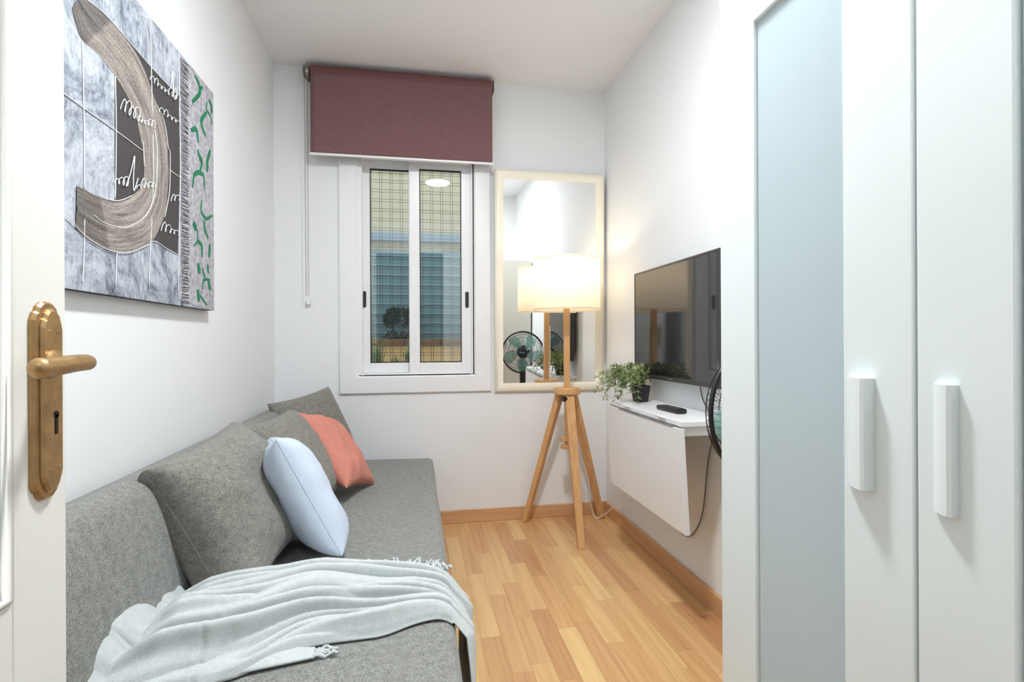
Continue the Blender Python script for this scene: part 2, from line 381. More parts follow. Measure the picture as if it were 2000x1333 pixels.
# ------------------------------------------------------------------ ceiling lamp and added hallway fill light
cl = empty('ceiling_light', (.197, 1.09, H), label='round flush ceiling lamp reflected in the window pane', cat='ceiling light')
obj('trim_ring', lathe(bmesh.new(), [(.125, H), (.125, H-.010), (.118, H-.016), (.110, H-.016), (.110, H-.006)], 'Z', (.197, 1.09, 0), 40), M['trimwhite'], cl, smooth=40)
obj('diffuser', lathe(bmesh.new(), [(.109, H-.006), (.109, H-.014), (.09, H-.018)], 'Z', (.197, 1.09, 0), 40), M['ceilglow'], cl)
cl = empty('ceiling_light', (.0, -.9, H), label='added round fill light on the unseen hallway ceiling', cat='ceiling light')  # added lamp behind the camera, throws frontal fill through the doorway
obj('trim_ring', lathe(bmesh.new(), [(.165, H), (.165, H-.012), (.155, H-.02), (.15, H-.02), (.15, H-.006)], 'Z', (0, -.9, 0), 40), M['trimwhite'], cl, smooth=40)
obj('diffuser', lathe(bmesh.new(), [(.149, H-.006), (.149, H-.018), (.12, H-.024)], 'Z', (0, -.9, 0), 40), M['hallfill'], cl)

# ------------------------------------------------------------------ sofa bed
SZ, SX, SYA, SYB = .392, .085, .84, 2.885
sf = empty('sofa_bed', (-.3, (SYA+SYB)/2, 0), label='long grey fabric sofa bed along the left wall', cat='sofa')
def soft_slab(a, b, bev, mat, name, crown=.008, seed=0, cuts=22):
    bm = bmesh.new(); a = Vector(a); b = Vector(b); n = Vector((8, cuts, 3))
    box(bm, a, b)
    bmesh.ops.bevel(bm, geom=list(bm.edges), offset=bev, segments=4, profile=.5, affect='EDGES')
    bmesh.ops.subdivide_edges(bm, edges=[e for e in bm.edges if e.calc_length() > .12], cuts=12, use_grid_fill=True)
    for v in bm.verts:
        tx = (v.co.x-a.x)/(b.x-a.x); ty = (v.co.y-a.y)/(b.y-a.y)
        nn = noise.noise(Vector((v.co.x*5+seed, v.co.y*4, 3)))
        if v.co.z > b.z-.01: v.co.z += crown*(math.sin(math.pi*max(0, min(1, tx)))*.5)+nn*.003
        else: v.co.x += nn*.003
    return obj(name, bm, mat, sf, smooth=True)
soft_slab((-.62, SYA, .255), (SX, SYB, SZ), .028, M['sofa'], 'seat')
bm = bmesh.new(); box(bm, (-.60, SYA+.03, .05), (SX-.035, SYB-.03, .262), .015, 2); obj('base', bm, M['sofa'], sf)
for yy in (SYA+.1, SYB-.1):
    for xx in (-.55, .0): obj('foot', lathe(bmesh.new(), [(.022, 0), (.026, .052)], 'Z', (xx, yy, 0), 14), M['black'], sf)
# back rest: leaning padded slab
prof = [(-.545, .375), (-.550, .42), (-.568, .52), (-.590, .62), (-.603, .665), (-.620, .692), (-.648, .704), (-.680, .700), (-.708, .688), (-.722, .66), (-.722, .40), (-.70, .36), (-.60, .345)]
bm = bmesh.new(); NY = 26; rings = []
for k in range(NY+1):
    tt = k/NY; y = SYA+.02+(SYB-.04-SYA)*tt
    e = min(1, min(tt, 1-tt)*22); sh = 1-.10*(1-e)**2
    cx = -.64; cz2 = .53; rings.append([bm.verts.new((cx+(px-cx)*sh+(.004*noise.noise(Vector((px*6, y*3, pz*6)))), y, cz2+(pz-cz2)*sh)) for px, pz in [(q.x, q.z) for q in smooth_path([(a, 0, b) for a, b in prof+[prof[0]]], 4)[:-1]]])
n = len(rings[0])
for a, b in zip(rings, rings[1:]):
    for k in range(n): bm.faces.new((a[k], a[(k+1) % n], b[(k+1) % n], b[k]))
bm.faces.new(rings[0][::-1]); bm.faces.new(rings[-1])
obj('backrest', bm, M['sofa'], sf, smooth=50)

# ------------------------------------------------------------------ cushions
def cushion(name, label, mat, c, nrm, up, wd, ht, th, pinch=.07, box_exp=.5, seed=0, wr=.006, group=None, seam=True, bend=0.0):
    nrm = Vector(nrm).normalized(); up = Vector(up); up = (up-nrm*up.dot(nrm)).normalized(); rt = up.cross(nrm).normalized()
    rot = Matrix((rt, up, nrm)).transposed()
    root = empty(name, c, rot.to_euler(), label, 'cushion', group)
    N = 34; bm = bmesh.new(); grids = []
    def P(u, v, s):
        x = wd/2*u*(1-pinch*(1-v*v)*abs(u)**2); y = ht/2*v*(1-pinch*(1-u*u)*abs(v)**2)
        p = max(0, (1-u**4)*(1-v**4))
        z = s*th/2*(p**box_exp)*(.86+.14*(1-u*u)*(1-v*v))
        ang = math.atan2(v, u); rr = math.hypot(u, v)
        z += s*p**.4*wr*(noise.noise(Vector((u*2.2+seed, v*2.2, s*3)))*1.6+noise.noise(Vector((ang*3.5+seed, rr*1.6, s)))*rr*1.3)
        y -= .02*(1-v)*0
        z += bend*(u*u+v*v)
        return Vector((x, y, z))
    vs_ = {}
    for s in (1, -1):
        for i in range(N+1):
            for j in range(N+1):
                u = math.sin((i/N*2-1)*math.pi/2*.98)/math.sin(math.pi/2*.98); v = math.sin((j/N*2-1)*math.pi/2*.98)/math.sin(math.pi/2*.98)
                edge = i in (0, N) or j in (0, N)
                key = (i, j, 0 if edge else s)
                if key not in vs_: vs_[key] = bm.verts.new(P(u, v, s))
    g = lambda i, j, s: vs_[(i, j, 0 if (i in (0, N) or j in (0, N)) else s)]
    for s in (1, -1):
        for i in range(N):
            for j in range(N):
                f = (g(i, j, s), g(i+1, j, s), g(i+1, j+1, s), g(i, j+1, s))
                bm.faces.new(f if s > 0 else f[::-1])
    obj('cover', bm, mat, root, local=True, smooth=True)
    if seam:
        ring = []
        for k in range(4*N):
            e, q = divmod(k, N); t_ = q/N*2-1; t_ = math.sin(t_*math.pi/2*.98)/math.sin(math.pi/2*.98)
            u, v = ((t_, -1), (1, t_), (-t_, 1), (-1, -t_))[e]; ring.append(P(u, v, 1))
        obj('seam', tube(bmesh.new(), ring, .0013, 6, closed=True), mat, root, local=True, smooth=True)
    return root
G = 'grey cushions along the sofa back'
cushion('sofa_cushion', 'largest grey sofa cushion, nearest the door, beside the throw', M['cushion'], (-.505, 1.56, .570), (.883, -.16, .44), (-.44, -.04, .893), .43, .40, .23, .06, .36, 3, .011, G)
cushion('sofa_cushion', 'middle grey sofa cushion partly hidden behind the pale blue pillow', M['cushion'], (-.453, 2.064, .572), (.843, -.144, .518), (-.513, .068, .855), .41, .39, .19, .07, .42, 11, .006, G)
cushion('sofa_cushion', 'grey sofa cushion in the far corner behind the salmon pillow', M['cushion'], (-.49, 2.673, .607), (.688, -.59, .422), (-.414, .157, .896), .37, .35, .15, .07, .5, 17, .005, G)
cushion('throw_pillow', 'pale blue pillow leaning on the nearest grey cushions', M['blue'], (-.337, 1.655, .572), (.83, .33, .43), (-.438, .0, .899), .32, .37, .15, .06, .44, 23, .005)
cushion('throw_pillow', 'salmon pink pillow leaning between the grey cushions', M['salmon'], (-.332, 2.282, .570), (.773, -.07, .63), (-.578, .33, .746), .31, .37, .12, .09, .5, 29, .008)

# ------------------------------------------------------------------ throw blanket
th = empty('throw_blanket', (-.2, 1.3, SZ), label='crumpled pale grey knitted throw with fringe across the sofa seat', cat='blanket')
XS = [-.62, -.56, -.50, -.42, -.355, -.228, -.10, -.02, .10]
FY = [1.27, 1.37, 1.425, 1.455, 1.47, 1.50, 1.49, 1.48, 1.44]
NY_ = [.93, .95, .98, 1.02, 1.06, 1.10, 1.155, 1.165, 1.165]
def surf_z(x):     # what lies below: seat, rising on to the back rest
    return SZ+.006+(max(0, -.535-x)*1.9 if x < -.535 else 0)
def throw_pt(u, v):
    """u 0..1 along (back rest -> front edge -> hanging down), v 0 far .. 1 near"""
    L = u*.95
    x = -.585+L; drop = 0
    if x > .078: drop = x-.078; x = .078
    fy = lerp(XS, FY, x); ny = lerp(XS, NY_, x)
    ny += .020*math.sin(x*24+.6)*(1 if -.4 < x < .1 else .3)
    w_ = abs(ny-fy); s_ = x+drop
    amp = lerp([-.62, -.5, -.3, -.1, .05, .3], [.048, .070, .070, .056, .034, .012], s_)
    c_ = v*lerp([-.62, .1, .4], [4.0, 5.2, 5.6], s_) - 1.1*s_ + .35*noise.noise(Vector((s_*2.4, v*1.5, 9)))
    n1 = noise.noise(Vector((s_*1.5, c_, 5.3))); n2 = noise.noise(Vector((s_*2.6+3, c_*2.3, 1.7)))
    ridge = min(1.15, (abs(n1)*2.2)**.75*.85 + .36*(abs(n2)*2.2)**.8)
    big = math.sin(math.pi*min(1, max(0, v*.98+.01)))**.5
    if s_ > -.32: big *= 1-(1-min(1, v/.16))*min(1, (s_+.32)/.1)
    eu = min(1, (u/.12))**.7
    base = .020*big*lerp([-.62, -.3, .1], [1.2, 1.0, .3], x)
    h = (amp*ridge*big+base)*eu + .004*noise.noise(Vector((s_*11, v*6, 2)))*big
    h = max(h, .0)
    edge = min(1, v/.025, (1-v)/.025)
    y = fy+(ny-fy)*v - .6*amp*ridge*big*eu*min(1, (1-v)/.12)
    if drop <= 0:
        z = surf_z(x)+h*(.12+.88*edge)+.003*edge
        t_ = max(0, (x-.04)/.038); z -= .012*t_*t_; xx = x - .02*(1-eu)*(math.sin(v*9))
    else:
        z = SZ-.002-drop; b = min(1, drop/.03); z += (1-b)*h*.8
        xx = .078+.022*b+h*.9*b+.012*math.sin(drop*9)
    y += -.30*drop*v - .05*drop
    return Vector((xx, y, z))
NU, NV = 170, 150
bm = bmesh.new(); g = [[bm.verts.new(throw_pt(i/NU, j/NV)) for j in range(NV+1)] for i in range(NU+1)]
for i in range(NU):
    for j in range(NV): bm.faces.new((g[i][j], g[i+1][j], g[i+1][j+1], g[i][j+1]))
cloth = obj('cloth', bm, M['throw'], th, smooth=True)
md = cloth.modifiers.new('thickness', 'SOLIDIFY'); md.thickness = .004; md.offset = 0
# loose corner showing below the bundle
def patch(fn, nu, nv):
    bm = bmesh.new(); g = [[bm.verts.new(fn(i/nu, j/nv)) for j in range(nv+1)] for i in range(nu+1)]
    for i in range(nu):
        for j in range(nv): bm.faces.new((g[i][j], g[i+1][j], g[i+1][j+1], g[i][j+1]))
    return bm
def flap(u, v):
    a = Vector(lerp2([(-.44, 1.06), (-.30, 1.13), (-.205, 1.112)], u)).to_3d(); b = Vector(lerp2([(-.40, 1.035), (-.31, 1.055), (-.20, 1.078)], u)).to_3d()
    p = a.lerp(b, v); p.z = SZ+.012+.012*math.sin(math.pi*v)*(.5+.5*math.sin(u*5)); return p
def lerp2(ps, t):
    n = len(ps)-1; k = min(int(t*n), n-1); f_ = t*n-k; return (ps[k][0]+(ps[k+1][0]-ps[k][0])*f_, ps[k][1]+(ps[k+1][1]-ps[k][1])*f_)
fo = obj('corner_flap', patch(flap, 24, 10), M['throw'], th, smooth=True); md = fo.modifiers.new('thickness', 'SOLIDIFY'); md.thickness = .004; md.offset = 0
def tassel(p, d, ln, seed, sag=None):
    rnd = random.Random(seed); p = Vector(p); d = Vector(d).normalized(); pts = []
    side = Vector((-d.y, d.x, 0))
    for k in range(9):
        t_ = k/8; q = p+d*(ln*t_)+side*(.006*math.sin(t_*4+rnd.uniform(0, 6))*t_)
        if sag is None: q.z = SZ+.010+.004*math.sin(t_*9+seed)
        pts.append(q)
    bmm = tube(bmesh.new(), pts, lambda t_: .0042*(1+.25*math.sin(t_*38))*(1-.35*t_), 6)
    return obj('tassel', bmm, M['throw'], th, smooth=True)
for k in range(26):
    x = -.235+.33*k/25; p = throw_pt((x+.585)/.95, .004)
    tassel((p.x, p.y-.004, p.z), (random.uniform(-.9, .7), 1, 0), random.uniform(.035, .055), k)
for k in range(5):
    p = flap(1, .1+.2*k); tassel((p.x-.004, p.y, p.z), (1, random.uniform(-.5, .6), 0), random.uniform(.035, .05), 40+k)
for k in range(12):
    p = throw_pt(1, .05+.9*k/11); tassel((p.x, p.y, p.z+.004), (random.uniform(-.1, .2), random.uniform(-.3, .3), -1), random.uniform(.03, .045), 60+k, 1)
for k in range(6):
    p = throw_pt(0.01, .1+.12*k); tassel((p.x, p.y, p.z), (-.5, random.uniform(-.6, .6), .2), .03, 80+k, 1)

# ------------------------------------------------------------------ wardrobe
WF, WY0, WY1, WT = .58, .118, .926, 1.685
wd = empty('wardrobe', ((WF+XR)/2, (WY0+WY1)/2, 0), label='white two-door wardrobe with ribbed translucent door panels', cat='wardrobe')
XB = XR-.016
bm = bmesh.new()
box(bm, (WF+.022, WY1-.018, 0), (XB, WY1, WT), .001); box(bm, (WF+.022, WY0, 0), (XB, WY0+.018, WT), .001)
box(bm, (WF+.022, WY0+.018, WT-.02), (XB, WY1-.018, WT)); box(bm, (WF+.03, WY0+.018, .06), (XB, WY1-.018, .08)); box(bm, (XB-.006, WY0+.018, .08), (XB, WY1-.018, WT-.02)); box(bm, (WF+.035, WY0+.018, 0), (WF+.05, WY1-.018, .06))
obj('body', bm, M['wardside'], wd)
def wdoor(y1, y0, hy, tag_label):
    st = .104; zt, zb = WT, .012; pt, pb = 1.578, .115
    d = obj('wardrobe_door', rect_yz(y0, y1, zb, zt, st, zt-pt, pb-zb, WF, WF+.02), M['wardrobe'], wd)
    bm = bmesh.new(); n = 44; ya, yb = y0+st-.006, y1-st+.006; rows = []
    for k in range(n*6+1):
        yy = ya+(yb-ya)*k/(n*6); xx = WF+.009+.0028*(2*abs(math.sin(math.pi*k/6))-1)
        rows.append((bm.verts.new((xx, yy, pb-.006)), bm.verts.new((xx, yy, pt+.006))))
    for a, b in zip(rows, rows[1:]): bm.faces.new((a[0], b[0], b[1], a[1]))
    back = [bm.verts.new((WF+.014, yy, zz)) for yy, zz in ((ya, pb-.006), (yb, pb-.006), (yb, pt+.006), (ya, pt+.006))]; bm.faces.new(back)
    p = obj('ribbed_panel', bm, M['ribbed'], d); tag(p, 'ribbed frosted blue-grey plastic panel')
    # bow-shaped grip
    bm = bmesh.new(); zz0, zz1 = .828, .972; hw = .020
    hh = .019 if hy > .55 else .012; ha, hb = (hy+.020, hy-.021) if hy > .55 else (hy+.014, hy-.012)
    sec = [(WF+.0005, ha), (WF-.003, ha)]+[(WF-.003-(hh-.003)*math.sin(t_*math.pi/2), ha+(hb+.004-ha)*t_) for t_ in (.25, .5, .75, 1)]+[(WF-hh+.002, hb), (WF+.0005, hb)]
    prism(bm, [(a, b, zz0) for a, b in sec], (0, 0, zz1-zz0))
    h = obj('handle', bm, M['wardrobe'], d, smooth=25); tag(h, 'white moulded plastic grip')
    return d
def rect_yz(y0, y1, z0, z1, st, rt_, rb, x0, x1):
    bm = bmesh.new(); b = .0025
    box(bm, (x0, y0, z0), (x1, y0+st, z1), b); box(bm, (x0, y1-st, z0), (x1, y1, z1), b)
    box(bm, (x0+.0004, y0+st-.003, z0), (x1, y1-st+.003, z0+rb), b); box(bm, (x0+.0004, y0+st-.003, z1-rt_), (x1, y1-st+.003, z1), b); return bm
wdoor(WY1, .5255, .600, '')
wdoor(.5215, WY0, .485, '')

# ------------------------------------------------------------------ television
TX = XR-.06; ty0, ty1, tz0, tz1 = 1.672, 2.402, .850, 1.347
tv = empty('television', (XR-.02, (ty0+ty1)/2, tz0), label='flat black television mounted on the right wall', cat='television')
obj('housing', B((TX+.004, ty0, tz0), (TX+.03, ty1, tz1), .003), M['tvbez'], tv)
bm = bmesh.new(); bw = .009
for a, b in (((ty0, tz0), (ty1, tz0+.018)), ((ty0, tz1-bw), (ty1, tz1)), ((ty0, tz0+.018), (ty0+bw, tz1-bw)), ((ty1-bw, tz0+.018), (ty1, tz1-bw))): box(bm, (TX, a[0], a[1]), (TX+.012, b[0], b[1]), .001)
obj('bezel', bm, M['tvbez'], tv)
obj('screen', B((TX+.0015, ty0+bw-.001, tz0+.017), (TX+.006, ty1-bw+.001, tz1-bw+.001)), M['screen'], tv)
obj('logo', B((TX-.0005, 2.02, tz0+.006), (TX+.001, 2.055, tz0+.011)), M['chrome'], tv)
obj('wall_mount', B((TX+.03, 1.92, 1.0), (XR, 2.15, 1.2), .002), M['black'], tv)
cordp = [(XR-.028, 1.86, .86)]+[tuple(on(px, py, 0, XR-.012)) for px, py in ((1372, 778), (1386, 810), (1392, 850), (1384, 895), (1379, 940), (1375, 985), (1368, 1018), (1355, 1042), (1343, 1048), (1330, 1040), (1316, 1018))]
obj('cord', tube(bmesh.new(), smooth_path(cordp, 6), .0032, 8), M['greycord'], tv, smooth=True)

# ------------------------------------------------------------------ folding wall table
FX, fy0, fy1, FZ = .885, 1.66, 2.36, .742
ft = empty('folding_table', (1.0, (fy0+fy1)/2, FZ-.4), label='white wall-mounted folding table with its leaf hanging down', cat='table')
obj('shelf', B((FX+.006, fy0, FZ-.018), (XR, fy1, FZ), .0015), M['trimwhite'], ft)
bm = bmesh.new(); lt = .018
p = [(FX, FZ-.024), (FX+lt, FZ-.024), (FX+lt+.020, .350), (FX+.020, .350)]
prism(bm, [(a, fy0, z) for a, z in p], (0, fy1-fy0, 0)); bmesh.ops.bevel(bm, geom=list(bm.edges), offset=.0015, segments=2, affect='EDGES')
obj('drop_leaf', bm, M['trimwhite'], ft)
obj('wall_rail', B((XR-.018, fy0+.02, FZ-.10), (XR, fy1-.02, FZ-.018)), M['trimwhite'], ft)
for yy in (1.705, 2.31): obj('support_rail', B((FX+.022, yy-.032, FZ-.052), (XR-.018, yy+.032, FZ-.0185), .001), M['trimwhite'], ft)
bm = bmesh.new(); box(bm, (FX-.002, fy0+.05, FZ-.0245), (FX+.012, fy1-.16, FZ-.0195)); obj('hinge', bm, M['greycord'], ft)
for yy in (1.80, 2.12): obj('hinge_knuckle', lathe(bmesh.new(), [(.004, yy-.03), (.004, yy+.03)], 'Y', (FX+.003, 0, FZ-.0015), 10), M['trimwhite'], ft)

# remote control
rc = empty('remote_control', (.985, 1.915, FZ), (0, 0, R(4)), 'black remote control lying on the white table shelf', 'remote control')
bm = B((-.022, -.078, .001), (.022, .078, .019), .006, 3); obj('body', bm, M['black'], rc, local=True, smooth=40)
for i in range(7):
    for j in range(3): obj('button', B((-.014+j*.011, -.062+i*.017, .018), (-.006+j*.011, -.053+i*.017, .021), .001), plain('button_grey', (70, 70, 74), .5) if (i, j) == (0, 0) else bpy.data.materials['button_grey'], rc, local=True)

# potted plant
PX, PY = 1.012, 2.262
pp = empty('potted_plant', (PX, PY, FZ), label='small trailing green plant in a black pot on the table shelf', cat='plant')
bm = bmesh.new(); prof4 = lambda s, z: [bm.verts.new((PX+a*s, PY+b*s, z)) for a, b in ((-1, -1), (1, -1), (1, 1), (-1, 1))]
rg = [prof4(.027, FZ+.0005), prof4(.036, FZ+.074), prof4(.032, FZ+.074), prof4(.030, FZ+.064)]
bm.faces.new(rg[0][::-1]); bm.faces.new(rg[-1])
for a, b in zip(rg, rg[1:]):
    for k in range(4): bm.faces.new((a[k], a[(k+1) % 4], b[(k+1) % 4], b[k]))
bmesh.ops.bevel(bm, geom=[e for e in bm.edges if abs(e.verts[0].co.z-e.verts[1].co.z) > .05], offset=.006, segments=3, affect='EDGES')
obj('pot', bm, M['potblack'], pp, smooth=40)
obj('soil', lathe(bmesh.new(), [(.030, FZ+.060), (.029, FZ+.066), (.012, FZ+.069)], 'Z', (PX, PY, 0), 16), M['soil'], pp)
rnd = random.Random(5)
def sprig(k):
    if k < 34: a = rnd.uniform(.55, 1.35)*math.pi; reach = rnd.uniform(.06, .21); lift = rnd.uniform(.015, .10); sag = rnd.uniform(.02, .13) if reach > .12 else rnd.uniform(0, .05)
    else: a = rnd.uniform(0, 2*math.pi); reach = rnd.uniform(.02, .07); lift = rnd.uniform(.04, .10); sag = 0
    d = Vector((math.cos(a), math.sin(a), 0)); p0 = Vector((PX, PY, FZ+.067))+d*.010
    if (p0+d*reach).x > XR-.03: reach = min(reach, .035)
    pts = smooth_path([p0, p0+d*reach*.3+Vector((0, 0, lift*.8)), p0+d*reach*.7+Vector((0, 0, lift)), p0+d*reach+Vector((0, 0, lift-sag))], 6)
    bm = tube(bmesh.new(), pts, lambda t_: .0011*(1-.5*t_), 5)
    for i in range(2, len(pts)):
        ax = (pts[i]-pts[i-1]).normalized()
        for q in range(3):
            ang = rnd.uniform(0, 6.28); x_, y_ = frame_of(ax); o_ = (x_*math.cos(ang)+y_*math.sin(ang)+ax*rnd.uniform(.3, .9)).normalized()
            ln = rnd.uniform(.016, .029); wdt = ln*.15; sd = o_.cross(ax).normalized(); up_ = sd.cross(o_)
            b0 = pts[i]; a1 = bm.verts.new(b0); a2 = bm.verts.new(b0+o_*ln*.45+sd*wdt+up_*ln*.08); a3 = bm.verts.new(b0+o_*ln); a4 = bm.verts.new(b0+o_*ln*.45-sd*wdt+up_*ln*.08); a5 = bm.verts.new(b0+o_*ln*.5-up_*ln*.03)
            bm.faces.new((a1, a2, a5)); bm.faces.new((a2, a3, a5)); bm.faces.new((a3, a4, a5)); bm.faces.new((a4, a1, a5))
    obj('sprig', bm, M['leaf'], pp, recalc=False)
for k in range(52): sprig(k)

# ------------------------------------------------------------------ floor lamp
LXp, LYp = .795, 2.72
lp = empty('floor_lamp', (LXp, LYp, 0), label='lit tripod floor lamp with white drum shade and oak legs', cat='lamp')
bm = lathe(bmesh.new(), [(.066, .735), (.071, .738), (.072, .742), (.072, .766), (.070, .770)], 'Z', (LXp, LYp, 0), 40); obj('platform', bm, M['oak'], lp, smooth=40)
feet = [(.600, 2.905), (.792, 2.470), (1.045, 2.875)]
def leg(foot):
    f0 = Vector((foot[0], foot[1], 0)); c = Vector((LXp, LYp, 0)); d = (f0-c).normalized(); top = c+d*.042+Vector((0, 0, .738))
    ax = (top-f0).normalized(); s = Vector((-d.y, d.x, 0)); n_ = s.cross(ax).normalized(); bm = bmesh.new()
    def ring(p, w_, t_, flat=False):
        out = []
        for a, b in ((-1, -1), (1, -1), (1, 1), (-1, 1)):
            q = p+s*(a*w_)+n_*(b*t_)
            if flat: q = q-ax*((q.z-p.z)/ax.z)
            out.append(bm.verts.new(q))
        return out
    r0 = ring(f0, .0165, .0135, True); r1 = ring(f0.lerp(top, .5), .0205, .015); r2 = ring(top, .0245, .016, True)
    bm.faces.new(r0[::-1]); bm.faces.new(r2)
    for a, b in ((r0, r1), (r1, r2)):
        for k in range(4): bm.faces.new((a[k], a[(k+1) % 4], b[(k+1) % 4], b[k]))
    bmesh.ops.bevel(bm, geom=list(bm.edges), offset=.002, segments=2, affect='EDGES')
    obj('leg', bm, M['oak'], lp)
for f_ in feet: leg(f_)
bm = bmesh.new(); box(bm, (LXp-.0145, LYp-.0145, .766), (LXp+.0145, LYp+.0145, 1.24), .003); obj('pole', bm, M['oak'], lp)
bm = bmesh.new(); box(bm, (LXp-.012, LYp-.012, .47), (LXp+.012, LYp+.012, .737), .002); obj('lower_pole', bm, M['oak'], lp)
for zz in (.452, .492): obj('cord_cleat', B((LXp-.032, LYp-.02, zz-.011), (LXp+.012, LYp+.02, zz+.011), .003), M['oak'], lp)
obj('switch', lathe(bmesh.new(), [(.012, -.016), (.014, -.012), (.014, .012), (.010, .016)], 'Y', (LXp-.028, LYp-.05, .715), 16), M['black'], lp, smooth=40)
bm = bmesh.new(); SR, s0, s1 = .180, 1.186, 1.462; nn = 64
ro = [[bm.verts.new((LXp+r_*math.cos(2*math.pi*k/nn), LYp+r_*math.sin(2*math.pi*k/nn), z_)) for k in range(nn)] for r_, z_ in ((SR, s0), (SR, s1))]
for k in range(nn): bm.faces.new((ro[0][k], ro[0][(k+1) % nn], ro[1][(k+1) % nn], ro[1][k]))
sh = obj('shade', bm, M['shade'], lp, smooth=True); tag(sh, 'glowing white fabric drum shade')
for z_ in (s0+.006, s1-.006): obj('shade_trim', tube(bmesh.new(), [(LXp+SR*math.cos(2*math.pi*k/64), LYp+SR*math.sin(2*math.pi*k/64), z_) for k in range(64)], .0022, 6, closed=True), M['shade'], sh, smooth=True)
bm = bmesh.new()
for k in range(3):
    a = 2*math.pi*k/3+.4; tube(bm, [(LXp, LYp, s0+.05), (LXp+SR*math.cos(a), LYp+SR*math.sin(a), s0+.05)], .0018, 6)
obj('shade_carrier', bm, M['chrome'], lp)
bm = bmesh.new(); bmesh.ops.create_uvsphere(bm, u_segments=20, v_segments=14, radius=.032); bm.transform(Matrix.Translation((LXp, LYp, 1.325))); obj('bulb', bm, M['bulb'], lp, smooth=True)
obj('socket', lathe(bmesh.new(), [(.018, 1.235), (.018, 1.295), (.014, 1.30)], 'Z', (LXp, LYp, 0), 18), M['trimwhite'], lp, smooth=40)
ld = bpy.data.lights.new('lamp_bulb_light', 'POINT'); ld.energy = BULB_LIGHT; ld.color = (1, .86, .66); ld.shadow_soft_size = .035
lo = bpy.data.objects.new('lamp_bulb_light', ld); COL.objects.link(lo); lo.parent = lp; lo.location = (0, 0, 1.39)
# cord: down the pole, looping on the floor, to the wall under the table
fp = on(1163, 1012, 2, .006)
obj('cord', tube(bmesh.new(), smooth_path([(LXp+.017, LYp+.014, 1.10), (LXp+.018, LYp+.016, .93), (LXp+.016, LYp+.014, .78), (LXp+.014, LYp+.014, .62), tuple(on(1122, 872, 1, 2.76)), tuple(on(1143, 918, 1, 2.80)), tuple(on(1151, 955, 1, 2.83)), tuple(on(1154, 988, 1, 2.86)), tuple(fp), tuple(on(1180, 1006, 0, 1.045)), tuple(on(1202, 990, 0, 1.06)), tuple(on(1232, 977, 0, 1.075)), tuple(on(1260, 962, 0, 1.085))], 8), .0032, 8), M['whitecord'], lp, smooth=True)

# ------------------------------------------------------------------ pedestal fan
fc = Vector((.935, 1.30, .83)); ya = R(15); px_, py_ = .958, 1.188
fn = empty('pedestal_fan', (px_, py_, 0), label='black pedestal fan with teal blades standing before the wardrobe side', cat='fan')
HM = Matrix.Translation(fc) @ Matrix.Rotation(ya, 4, 'Z')
def fobj(name, bm, mat, parent=fn, smooth=False): bm.transform(HM); return obj(name, bm, mat, parent, smooth=smooth)
obj('base', lathe(bmesh.new(), [(.125, 0), (.125, .012), (.10, .03), (.03, .045), (.026, .06)], 'Z', (px_, py_, 0), 36), M['black'], fn, smooth=40)
obj('pole', lathe(bmesh.new(), [(.014, .05), (.014, .60)], 'Z', (px_, py_, 0), 18), M['chrome'], fn, smooth=40)
obj('neck', lathe(bmesh.new(), [(.017, .52), (.026, .54), (.028, .64), (.022, .74), (.02, .80)], 'Z', (px_, py_, 0), 20), M['black'], fn, smooth=40)
RG = .186
fobj('motor_housing', lathe(bmesh.new(), [(.03, -.165), (.05, -.155), (.058, -.12), (.06, -.075), (.052, -.055)], 'Y', (0, 0, 0), 28), M['black'], smooth=40)
fobj('rim', tube(bmesh.new(), [(RG*math.cos(a), 0, RG*math.sin(a)) for a in [2*math.pi*k/64 for k in range(64)]], .0065, 10, closed=True), M['black'], smooth=True)
def grille(sgn, depth, hubr):
    bm = bmesh.new(); NW = 64
    def pt(t_, a): rr = hubr+(RG-hubr)*t_; yy = sgn*depth*(1-t_**4)**.6; return Vector((rr*math.cos(a), yy, rr*math.sin(a)))
    for k in range(NW):
        a = 2*math.pi*k/NW; tube(bm, [pt(t_, a+(.35*(1-t_) if sgn > 0 else 0)) for t_ in (0, .2, .4, .6, .75, .87, .95, 1)], .0007, 4, cap=False)
    for t_ in (0.0, .35, .62, .82, .93): tube(bm, [pt(t_, 2*math.pi*k/64) for k in range(64)], .0013, 5, closed=True)
    return bm
fobj('front_grille', grille(1, .062, .040), M['black']); fobj('rear_grille', grille(-1, .075, .05), M['black'])
hc = fobj('grille_badge', lathe(bmesh.new(), [(.045, .055), (.045, .066), (.038, .070)], 'Y', (0, 0, 0), 28), M['black'], smooth=40)
bm = bmesh.new(); box(bm, (-.026, .069, -.004), (.022, .0712, .006), .001); bm.transform(Matrix.Rotation(R(8), 4, 'Y')); fobj('badge_mark', bm, M['bluebadge'], hc)
def blade(k):
    bm = bmesh.new(); rows = []
    for i in range(9):
        t_ = i/8; r_ = .03+.138*t_; w0 = .20+.30*math.sin(math.pi*min(1, t_*.62+.2)); row = []
        for j in range(7):
            s_ = j/6-.5; a = s_*2*w0*(.86 if t_ < .9 else .66)+.3*t_; row.append(bm.verts.new((r_*math.cos(a), .030*s_*(-1)+.004, r_*math.sin(a))))
        rows.append(row)
    for a, b in zip(rows, rows[1:]):
        for j in range(6): bm.faces.new((a[j], a[j+1], b[j+1], b[j]))
    bmesh.ops.solidify(bm, geom=list(bm.faces), thickness=.002)
    bm.transform(Matrix.Rotation(2*math.pi*k/5+.5, 4, 'Y')); fobj('blade', bm, M['blade'], smooth=True)
for k in range(5): blade(k)
fobj('blade_hub', lathe(bmesh.new(), [(.034, -.03), (.034, .03), (.026, .04)], 'Y', (0, 0, 0), 24), M['black'], smooth=40)

